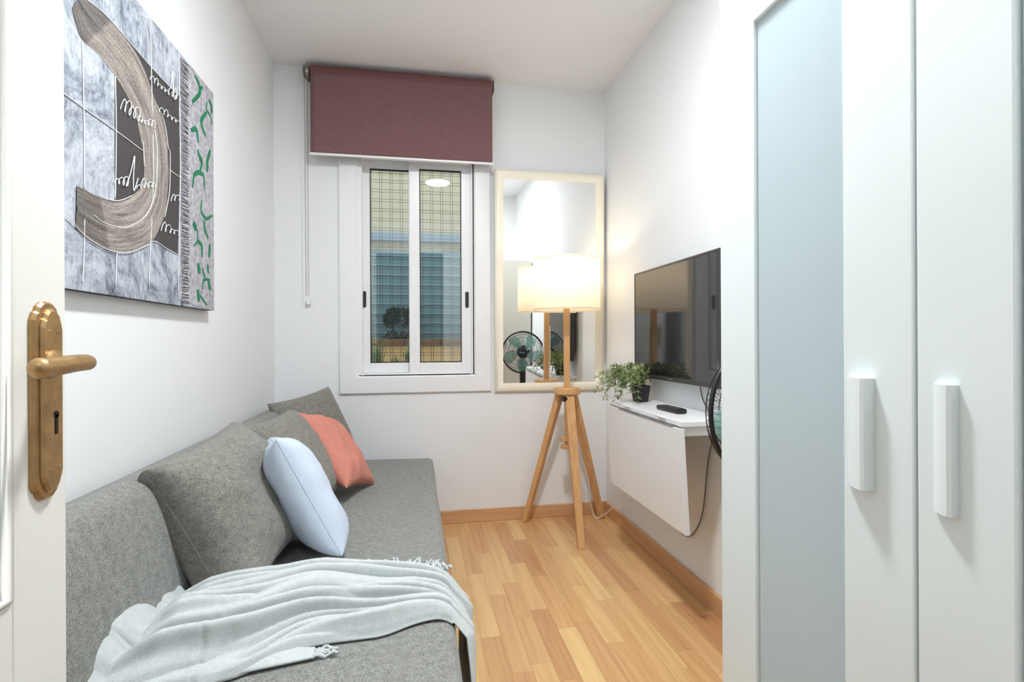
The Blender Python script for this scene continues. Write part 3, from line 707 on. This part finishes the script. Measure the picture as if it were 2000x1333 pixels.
# ------------------------------------------------------------------ wall mirror, top leaning off the wall
mr = empty('wall_mirror', (.760, D-.001, .732), (R(1.6), 0, 0), 'large cream-framed wall mirror behind the floor lamp', 'mirror')
mw, mh = .650, 1.262; mp_ = [(0, 0), (0, .012), (.006, .020), (.018, .024), (.034, .022), (.044, .014), (.050, .012), (.050, 0)]
bm = casing(-mw/2, mw/2, 0, mh, mp_, 0)
obj('frame', bm, M['mframe'], mr, local=True, smooth=35)
obj('mirror_glass', B((-mw/2+.045, -.009, .045), (mw/2-.045, -.004, mh-.045)), M['mirror'], mr, local=True)
obj('backing', B((-mw/2+.01, -.004, .01), (mw/2-.01, -.0005, mh-.01)), M['mframe'], mr, local=True)

# ------------------------------------------------------------------ roller blind
rb = empty('roller_blind', (-.06, D-.05, 2.44), label='half-lowered burgundy roller blind above the window', cat='blind')
bx0, bx1, by, bz = -.543, .421, D-.060, 2.444
obj('roller', lathe(bmesh.new(), [(.012, bx0-.006), (.034, bx0), (.036, bx0+.002), (.036, bx1-.002), (.034, bx1)], 'X', (0, by, bz), 40), M['blindtube'], rb, smooth=40)
fab = obj('fabric', patch(lambda u, v: Vector((bx0+.004+(bx1-bx0-.008)*u, by-.0335+.003*math.sin(u*7)*v, bz-.01-(bz-.01-2.008)*v)), 30, 24), M['blind'], rb, smooth=True)
md = fab.modifiers.new('thickness', 'SOLIDIFY'); md.thickness = .0015
obj('hem_bar', B((bx0-.002, by-.0385, 1.998), (bx1+.004, by-.0285, 2.011), .003), M['trimwhite'], rb)
bm = bmesh.new(); box(bm, (bx0-.022, by-.02, bz-.025), (bx0-.018, D, bz+.04)); box(bm, (bx1+.006, by-.02, bz-.025), (bx1+.010, D, bz+.04)); obj('bracket', bm, M['chrome'], rb)
obj('chain_wheel', lathe(bmesh.new(), [(.030, bx0-.034), (.034, bx0-.031), (.026, bx0-.026), (.034, bx0-.021), (.030, bx0-.006)], 'X', (0, by, bz), 28), M['chrome'], rb, smooth=40)
bm = bmesh.new(); cx = bx0-.026; zb = 1.268; sph = []
path = [Vector((cx, by-.030+.018*t_*1, bz-(bz-zb)*t_)) for t_ in [k/150 for k in range(151)]]+[Vector((cx+.006, by+.028-.018*t_, zb+(bz-zb)*t_)) for t_ in [k/150 for k in range(151)]]
for p in path:
    r_ = bmesh.ops.create_icosphere(bm, subdivisions=1, radius=.0024, matrix=Matrix.Translation(p))
ch = obj('bead_chain', bm, M['chrome'], rb, smooth=True); ch['kind'] = 'stuff'
bm = bmesh.new(); tube(bm, path[:151], .0008, 4); tube(bm, path[151:], .0008, 4); obj('chain_cord', bm, M['chrome'], ch)
hk = tag(obj('chain_hook', B((cx-.008, D-.03, 1.222), (cx+.012, D, 1.250), .004, 2), M['trimwhite']), 'small white chain holder on the wall below the blind chain', 'hook')

# ------------------------------------------------------------------ painting
CX = XL+.030; cy0, cy1, cz0, cz1 = 1.10, 2.033, 1.136, 1.914
pt = empty('painting', (XL+.015, (cy0+cy1)/2, cz0), label='large abstract grey canvas with a taupe brush arc and green leaves', cat='painting')
obj('stretcher', B((XL+.002, cy0, cz0), (CX-.002, cy1, cz1), .001), plain('canvas_edge', (52, 50, 50), .8), pt)
def Z4(zx, zy): return on(100+zx/4.166, zy/4.166, 0, CX)
def Z5(zx, zy): return on(100+zx/4.166, 300+zy/4.166, 0, CX)
def lay(pts, k): return [Vector((CX+.0006*k, min(max(p.y, cy0), cy1), min(max(p.z, cz0), cz1))) for p in pts]
t = NT('canvas_field'); t.set(Roughness=.7); v = t.coords((1, 1, 1), 'World'); a = t.noise(v, 6, 12, .8, 1.5); vv = t.coords((1, 30, 12), 'World'); b_ = t.noise(vv, 3, 12, .82, .8)
ad = t.n('ShaderNodeMath', operation='MULTIPLY_ADD'); t.l(b_, ad.inputs[0]); ad.inputs[1].default_value = .55; t.l(a, ad.inputs[2])
t.l(t.ramp(ad.outputs[0], [(.60, srgb(62, 66, 76)), (.69, srgb(126, 133, 146)), (.79, srgb(176, 184, 195)), (.92, srgb(212, 218, 226))]), t.b.inputs['Base Color']); t.bump(ad.outputs[0], .6, .004); M['field'] = t.m
M['charcoal'] = plain('charcoal_paint', (70, 66, 66), .8, bump=.3, bscale=120, var=.08)
t = NT('taupe_stroke'); t.set(Roughness=.6); uv = t.n('ShaderNodeUVMap'); mp = t.n('ShaderNodeMapping'); mp.inputs['Scale'].default_value = (4, 9, 1); t.l(uv.outputs[0], mp.inputs[0]); a = t.noise(mp.outputs[0], 1.3, 7, .7, .3); g2 = t.noise(t.coords((1, 1, 1), 'World'), 190, 4, .8)
ad = t.n('ShaderNodeMath', operation='MULTIPLY_ADD'); t.l(g2, ad.inputs[0]); ad.inputs[1].default_value = .75; t.l(a, ad.inputs[2])
cr = t.ramp(ad.outputs[0], [(.66, srgb(74, 68, 65)), (.80, srgb(138, 130, 123)), (.93, srgb(166, 158, 150)), (1.0, srgb(190, 182, 174))])
sp = t.n('ShaderNodeSeparateXYZ'); t.l(uv.outputs[0], sp.inputs[0]); en = t.ramp(sp.outputs[0], [(0.0, (.45, .45, .48, 1)), (.09, (.5, .5, .53, 1)), (.10, (1, 1, 1, 1)), (.885, (1, 1, 1, 1)), (.895, (.55, .53, .53, 1)), (1, (.5, .5, .52, 1))])
mx = t.n('ShaderNodeMix', data_type='RGBA', blend_type='MULTIPLY'); mx.inputs[0].default_value = 1; t.l(cr, mx.inputs[6]); t.l(en, mx.inputs[7]); t.l(mx.outputs[2], t.b.inputs['Base Color']); t.bump(ad.outputs[0], .7, .004); M['taupe'] = t.m
t = NT('lilac_band'); t.set(Roughness=.7); a = t.noise(t.coords((1, 1, 1), 'World'), 60, 6, .7)
t.l(t.ramp(a, [(.32, srgb(136, 134, 142)), (.5, srgb(178, 176, 184)), (.72, srgb(214, 214, 220))]), t.b.inputs['Base Color']); t.bump(a, .4, .002); M['lilac'] = t.m
M['paintwhite'] = plain('white_paint_line', (240, 242, 244), .6); M['paintgreen'] = plain('green_paint', (26, 122, 84), .55, var=.12); M['paintdark'] = plain('dark_scratch', (70, 68, 76), .7)
obj('paint_field', B((CX-.003, cy0, cz0), (CX, cy1, cz1)), M['field'], pt)
def flat(name, pts, k, mat):
    bm = bmesh.new(); q = lay(pts, k); prism(bm, [(CX-.001, p.y, p.z) for p in q], (.001+.0006*k, 0, 0)); return obj(name, bm, mat, pt)
flat('charcoal_block', [Z4(515, 380), Z4(560, 262), Z4(810, 550), Z4(1035, 785), Z4(1045, 1333), Z5(1030, 822), Z5(930, 770), Z5(850, 715), Z5(800, 722), Z5(515, 385)], 1, M['charcoal'])
r_edge = cy1
flat('leaf_band', [Z4(1122, 560), Z4(1122, 1333), Z5(1132, 1222), Vector((0, cy1, cz0)), Vector((0, cy1, cz1)), Vector((0, Z4(1122, 560).y, cz1))], 1, M['lilac'])
hb = flat('hatched_band', [Z4(1043, 440), Z4(1122, 540), Z4(1122, 1333), Z5(1130, 1215), Z5(1040, 1200), Z4(1045, 1333)], 1, M['lilac'])
bm = bmesh.new(); rnd = random.Random(3); ya_, yb_ = Z4(1047, 800).y, Z4(1118, 800).y
z = cz0+.012
while z < cz1-.012:
    d_ = rnd.uniform(-.004, .008); tube(bm, [(CX+.0009, ya_+rnd.uniform(0, .006), z), (CX+.0014, (ya_+yb_)/2, z+d_*.5+rnd.uniform(-.002, .002)), (CX+.0009, yb_-rnd.uniform(0, .012), z+d_)], .0009, 4); z += rnd.uniform(.0035, .007)
o = obj('hatch_scratches', bm, M['paintdark'], hb); o['kind'] = 'stuff'
# the brush arc
outer = [Z4(240, -60), Z4(290, 0), Z4(420, 110), Z4(560, 260), Z4(680, 420), Z4(760, 580), Z4(830, 780), Z4(900, 950), Z4(940, 1130), Z4(952, 1333), Z5(955, 150), Z5(945, 300), Z5(925, 480), Z5(860, 650), Z5(800, 730), Z5(700, 780), Z5(600, 800), Z5(480, 795), Z5(380, 750), Z5(280, 690), Z5(190, 610)]
inner = [Z4(165, 60), Z4(190, 170), Z4(245, 320), Z4(350, 410), Z4(480, 560), Z4(560, 680), Z4(640, 830), Z4(700, 1000), Z4(735, 1180), Z4(748, 1333), Z5(755, 120), Z5(745, 220), Z5(705, 300), Z5(640, 345), Z5(540, 380), Z5(450, 375), Z5(350, 340), Z5(280, 300), Z5(200, 262)]
def resample(ps, n):
    ps = smooth_path(ps, 8); L = [0]
    for a, b in zip(ps, ps[1:]): L.append(L[-1]+(b-a).length)
    out = []; k = 0
    for i in range(n):
        s = L[-1]*i/(n-1)
        while k < len(L)-2 and L[k+1] < s: k += 1
        t_ = (s-L[k])/max(1e-9, L[k+1]-L[k]); out.append(ps[k].lerp(ps[k+1], min(1, t_)))
    return out
NA, NB = 110, 18; oo, ii = resample(outer, NA), resample(inner, NA); bm = bmesh.new(); uvl = bm.loops.layers.uv.new('UVMap'); g = []
for i in range(NA):
    row = []
    for j in range(NB+1):
        t_ = j/NB; p = oo[i].lerp(ii[i], t_); hgt = .0016+.0014*noise.noise(Vector((t_*14, i*.05, 0)))+(.003*math.exp(-((t_-.45)/.06)**2))
        if j in (0, NB): hgt = .0002
        row.append(bm.verts.new((CX+hgt+.0006, min(max(p.y, cy0), cy1), min(max(p.z, cz0), cz1-.0005))))
    g.append(row)
for i in range(NA-1):
    for j in range(NB):
        f = bm.faces.new((g[i][j], g[i+1][j], g[i+1][j+1], g[i][j+1]))
        for lp_, (a, b) in zip(f.loops, ((i, j), (i+1, j), (i+1, j+1), (i, j+1))): lp_[uvl].uv = (a/(NA-1), b/NB)
o = obj('brush_arc', bm, M['taupe'], pt, smooth=True); tag(o, 'broad curved taupe brush stroke')
def line(pts, rad, mat, name, k=2, n=5, wob=.0):
    q = lay(smooth_path(pts, n), k); q = [Vector((p.x+.0012, p.y, p.z)) for p in q]; return obj(name, tube(bmesh.new(), q, rad, 5), mat, pt, smooth=True)
W = M['paintwhite']
for pts in ([Z4(245, 330), Z4(258, 900), Z4(262, 1333), Z5(262, 285)], [Z5(265, 480), Z5(256, 900), Z5(245, 1050)], [Z4(515, 620), Z4(522, 1000), Z4(520, 1333), Z5(515, 370)], [Z5(527, 795), Z5(518, 1100)],
            [Z4(800, 130), Z4(812, 700), Z4(827, 1333), Z5(822, 300), Z5(805, 700), Z5(790, 1090)], [Z4(1033, 420), Z4(1040, 900), Z4(1047, 1333), Z5(1040, 500), Z5(1028, 1200)],
            [Z4(0, 690), Z4(260, 880), Z4(515, 1060), Z4(745, 1232)], [Z5(960, 135), Z5(1050, 200)], [Z4(290, 0), Z4(420, 105), Z4(560, 258), Z4(810, 548), Z4(1035, 785)], [Z5(800, 722), Z5(850, 718), Z5(930, 772), Z5(1020, 822)]):
    line(pts, .0013, W, 'white_line', 1)
for pts in ([Z5(80, 500), Z5(130, 530), Z5(230, 640), Z5(300, 700), Z5(420, 770), Z5(520, 800), Z5(640, 800), Z5(790, 735)], [Z5(370, 330), Z5(450, 372), Z5(540, 382), Z5(640, 345)], [Z4(735, 1150), Z4(745, 1333), Z5(750, 110)], [Z4(850, 860), Z4(910, 1000), Z4(940, 1200), Z5(955, 0), Z5(950, 300), Z5(910, 520)], [Z4(832, 1060), Z4(850, 1250), Z5(850, 150), Z5(830, 320), Z5(760, 500), Z5(600, 600), Z5(430, 570), Z5(330, 500)]):
    line(pts, .0011, W, 'ridge_line', 5)
def scrib(a, b, amp, loops, slant=.35, name='handwriting'):
    """looping handwriting between two canvas points"""
    a = Vector(a); b = Vector(b); d = b-a; L = d.length; pts = []; n = loops*14; rr = random.Random(loops*7+int(amp*1e4))
    am = [rr.uniform(.45, 1.5) for _ in range(loops+2)]; lo_ = [rr.choice((.26, .38, .44, .18)) for _ in range(loops+2)]
    for i in range(n+1):
        t_ = i/n; ph = t_*loops*2*math.pi; k = am[int(t_*loops)]; kl = lo_[int(t_*loops)]
        pts.append(a+d*t_+d.normalized()*(-math.sin(ph)*L/loops*kl)+Vector((0, 0, (1-math.cos(ph))*.5*amp*k))+d.normalized()*((1-math.cos(ph))*.5*amp*k*slant))
    q = [Vector((CX+.0045, p.y, p.z)) for p in pts]; return obj(name, tube(bmesh.new(), q, .0011, 5), W, pt, smooth=True)
scrib(Z4(545, 890), Z4(690, 985), .030, 4); scrib(Z4(690, 985), Z4(825, 1040), .016, 5); scrib(Z4(790, 650), Z4(940, 770), .020, 5); scrib(Z4(940, 770), Z4(1030, 820), .022, 3)
scrib(Z4(865, 910), Z4(1030, 1015), .020, 5); scrib(Z5(500, 240), Z5(600, 265), .026, 3); scrib(Z5(680, 285), Z5(830, 270), .018, 5); scrib(Z5(960, 390), Z5(1025, 380), .020, 2); scrib(Z5(880, 630), Z5(1020, 665), .020, 4)
line([Z5(590, 270), Z5(630, 150), Z5(662, 20), Z5(652, 180), Z5(655, 305), Z5(690, 200)], .0013, W, 'handwriting', 6); line([Z4(960, 720), Z4(972, 570), Z4(985, 800), Z4(1010, 770)], .0013, W, 'handwriting', 6)
def leafs(pts, wmax):
    q = lay(smooth_path(pts, 6), 3); n = len(q); bm = bmesh.new(); L, Rr, C_ = [], [], []
    for i, p in enumerate(q):
        d_ = q[min(i+1, n-1)]-q[max(i-1, 0)]; s = Vector((0, -d_.z, d_.y)); s = s.normalized() if s.length > 0 else Vector((0, 0, 1)); w_ = wmax*(.35+.65*math.sin(math.pi*(.12+.76*i/(n-1))))
        L.append(bm.verts.new((CX+.0008, p.y+s.y*w_, p.z+s.z*w_))); Rr.append(bm.verts.new((CX+.0008, p.y-s.y*w_, p.z-s.z*w_))); C_.append(bm.verts.new((CX+.0028, p.y, p.z)))
    for i in range(n-1): bm.faces.new((L[i], L[i+1], C_[i+1], C_[i])); bm.faces.new((C_[i], C_[i+1], Rr[i+1], Rr[i]))
    obj('leaf_stroke', bm, M['paintgreen'], pt, smooth=True)
for f_, ps, wv in ((Z4, [(1165, 610), (1200, 690), (1205, 760), (1145, 830)], 1), (Z4, [(1200, 720), (1230, 710)], .7), (Z4, [(1280, 810), (1302, 870), (1300, 925)], 1.1), (Z4, [(1265, 830), (1262, 890), (1290, 940), (1308, 1010)], .6), (Z4, [(1262, 920), (1218, 990), (1255, 1110)], 1),
    (Z4, [(1135, 1062), (1178, 1055), (1195, 1165)], 1), (Z4, [(1188, 1215), (1205, 1280), (1222, 1333)], .9), (Z4, [(1292, 1225), (1262, 1330)], 1), (Z5, [(1190, 0), (1225, 60), (1210, 140)], .8), (Z5, [(1272, 60), (1265, 150)], 1.1), (Z5, [(1150, 280), (1168, 165), (1235, 175), (1245, 290)], .9),
    (Z5, [(1222, 380), (1220, 470), (1260, 530), (1308, 505)], .8), (Z5, [(1240, 540), (1250, 620), (1275, 690)], 1), (Z5, [(1152, 560), (1180, 620)], 1.5), (Z5, [(1185, 620), (1190, 700), (1160, 755)], .5), (Z5, [(1190, 715), (1222, 750), (1225, 845)], 1), (Z5, [(1290, 740), (1282, 850)], 1.1),
    (Z5, [(1195, 890), (1205, 980)], 1.4), (Z5, [(1225, 930), (1252, 1020)], .7), (Z5, [(1270, 900), (1277, 975)], 1), (Z5, [(1290, 1030), (1240, 1030), (1230, 1110)], .6), (Z5, [(1275, 1030), (1292, 1110)], 1.3), (Z5, [(1190, 1105), (1200, 1205)], 1.3), (Z5, [(1205, 1150), (1265, 1235)], .6)):
    leafs([f_(*p) for p in ps], .0092*wv)

# ------------------------------------------------------------------ courtyard behind the window
gr = empty('window_grille', (0, D+.17, .82), label='steel wire mesh fixed outside the window panes', cat='grille')
GY = D+.165; k = 0
wirev = tube(bmesh.new(), [(0, 0, 0), (0, 0, 1)], .0013, 5); mev = bpy.data.meshes.new('wire'); wirev.to_mesh(mev); wirev.free(); mev.materials.append(M['wire'])
def wire(p, vertical, ln):
    o = bpy.data.objects.new('wire', mev); COL.objects.link(o); o.parent = gr; o.location = Vector(p)-gr.location; o.scale = (1, 1, ln)
    if not vertical: o.rotation_euler = (0, R(90), 0)
x = WX0+.02
while x < WX1:
    for dx in (0, .013): wire((x+dx, GY, WZ0+.001), True, WZ1-WZ0-.002)
    x += .0585
z = WZ0+.03
while z < WZ1-.03:
    for dz in (0, .015): wire((WX0+.001, GY+.003, z+dz), False, WX1-WX0-.002)
    z += .056
CYD = D+1.75
struct(obj('floor_courtyard', B((-2.2, D+.2, -.1), (2.6, CYD+.2, 0)), M['concrete']), 'concrete courtyard ground outside the window', 'ground')
lw = empty('courtyard_wall', (0, CYD, 0), label='low ochre courtyard wall with brown coping outside the window', cat='wall'); 
obj('wall_body', B((-2.2, CYD-.12, 0), (2.6, CYD, .985)), M['tan'], lw)
for k in range(16): obj('coping_brick', B((-2.2+.3*k+.004, CYD-.15, .987), (-1.904+.3*k, CYD+.02, 1.045), .006), M['coping'], lw)
ub = empty('neighbouring_house', (0, CYD+.6, 0), label='ochre house wall rising behind the courtyard outside the window', cat='building')
obj('facade', B((-2.6, CYD+.45, 0), (3, CYD+.6, 4.2)), M['facade'], ub); obj('ledge', B((-2.6, CYD+.37, 1.98), (3, CYD+.449, 2.06), .005), M['beam'], ub)
ws = empty('windbreak_screen', (0, CYD+.3, 0), label='teal windbreak screen standing behind the courtyard wall', cat='screen')
obj('screen_cloth', patch(lambda u, v: Vector((-2.2+4.8*u, CYD+.30+.008*math.sin(u*60), .9+.98*v)), 160, 4), M['tarp'], ws, smooth=True)
for k in range(9): obj('slat', B((-2.2, CYD+.28, 1.10+.09*k), (2.6, CYD+.288, 1.112+.09*k)), M['beam'], ws)
for xx in (-2.0, 2.4): obj('post', B((xx-.02, CYD+.31, 0), (xx+.02, CYD+.345, 1.92)), M['beam'], ws)
def bush(name, label, c, rx, rz, n, mat, seed, ln=.05, cat='shrub'):
    rr = random.Random(seed); c = Vector(c); root = empty(name, (c.x, c.y, c.z-rz), label=label, cat=cat); bm = bmesh.new()
    for _ in range(n):
        v_ = Vector((rr.gauss(0, 1), rr.gauss(0, 1), rr.gauss(0, 1))).normalized()*(rr.random()**.25); v_.x = math.copysign(abs(v_.x)**.45, v_.x); v_.z = math.copysign(abs(v_.z)**.45, v_.z); p = c+Vector((v_.x*rx, v_.y*.06, v_.z*rz))
        d_ = Vector((rr.uniform(-1, 1), rr.uniform(-1, .3), rr.uniform(-.3, 1))).normalized(); s = d_.cross(Vector((rr.random(), rr.random(), rr.random()))).normalized(); l_ = ln*rr.uniform(.6, 1.2)
        bm.faces.new([bm.verts.new(p), bm.verts.new(p+d_*l_*.5+s*l_*.22), bm.verts.new(p+d_*l_), bm.verts.new(p+d_*l_*.5-s*l_*.22)])
    o = obj('foliage', bm, mat, root, recalc=False); o['kind'] = 'stuff'
    obj('trunk', tube(bmesh.new(), [(c.x, c.y, c.z-rz-.0), (c.x, c.y, c.z)], .012, 6), M['soil'], root); return root
pA = on(768, 602, 1, CYD-.28)
pl_ = empty('planter', (-.25, D+.42, 0), label='narrow white planter trough outside below the left pane', cat='planter')
bm = bmesh.new(); rect = ((-.62, D+.28), (.20, D+.56))
box(bm, (-.62, D+.28, 0), (.20, D+.56, .02)); box(bm, (-.62, D+.28, .02), (.20, D+.295, .86)); box(bm, (-.62, D+.545, .02), (.20, D+.56, .86)); box(bm, (-.62, D+.295, .02), (-.605, D+.545, .86)); box(bm, (.185, D+.295, .02), (.20, D+.545, .86))
obj('trough', bm, M['trimwhite'], pl_); obj('soil', B((-.605, D+.295, .02), (.185, D+.545, .83)), M['soil'], pl_)
def tuft(x, y, h, n, seed, label):
    rr = random.Random(seed); root = empty('grass_tuft', (x, y, .83), label=label, cat='plant'); bm = bmesh.new()
    for _ in range(n):
        a = rr.uniform(0, 6.28); ln = h*rr.uniform(.55, 1); lean = rr.uniform(.05, .5); b0 = Vector((x+rr.gauss(0, .02), y+rr.gauss(0, .02), .83)); d_ = Vector((math.cos(a), math.sin(a), 0)); s = Vector((-d_.y, d_.x, 0)); prev = None
        for q in range(6):
            t_ = q/5; p = b0+Vector((0, 0, ln*t_*(1-.25*lean*t_)))+d_*(ln*lean*t_*t_); w_ = .0045*(1-t_)+.0004; cur = (bm.verts.new(p-s*w_), bm.verts.new(p+s*w_))
            if prev: bm.faces.new((prev[0], prev[1], cur[1], cur[0]))
            prev = cur
    o = obj('blades', bm, M['grass'], root, recalc=False); o['kind'] = 'stuff'
tuft(-.25, D+.40, .27, 60, 1, 'tall grassy plant behind the left edge of the left pane'); tuft(-.03, D+.40, .22, 60, 2, 'bushy green grass behind the middle of the window'); tuft(-.14, D+.46, .12, 50, 3, 'short green grass tuft between the taller ones outside')
bush('dark_shrub', 'dark green clipped shrub showing above the courtyard wall outside', (pA.x+.055, CYD+.14, 1.12), .135, .19, 2200, M['hedge'], 4)
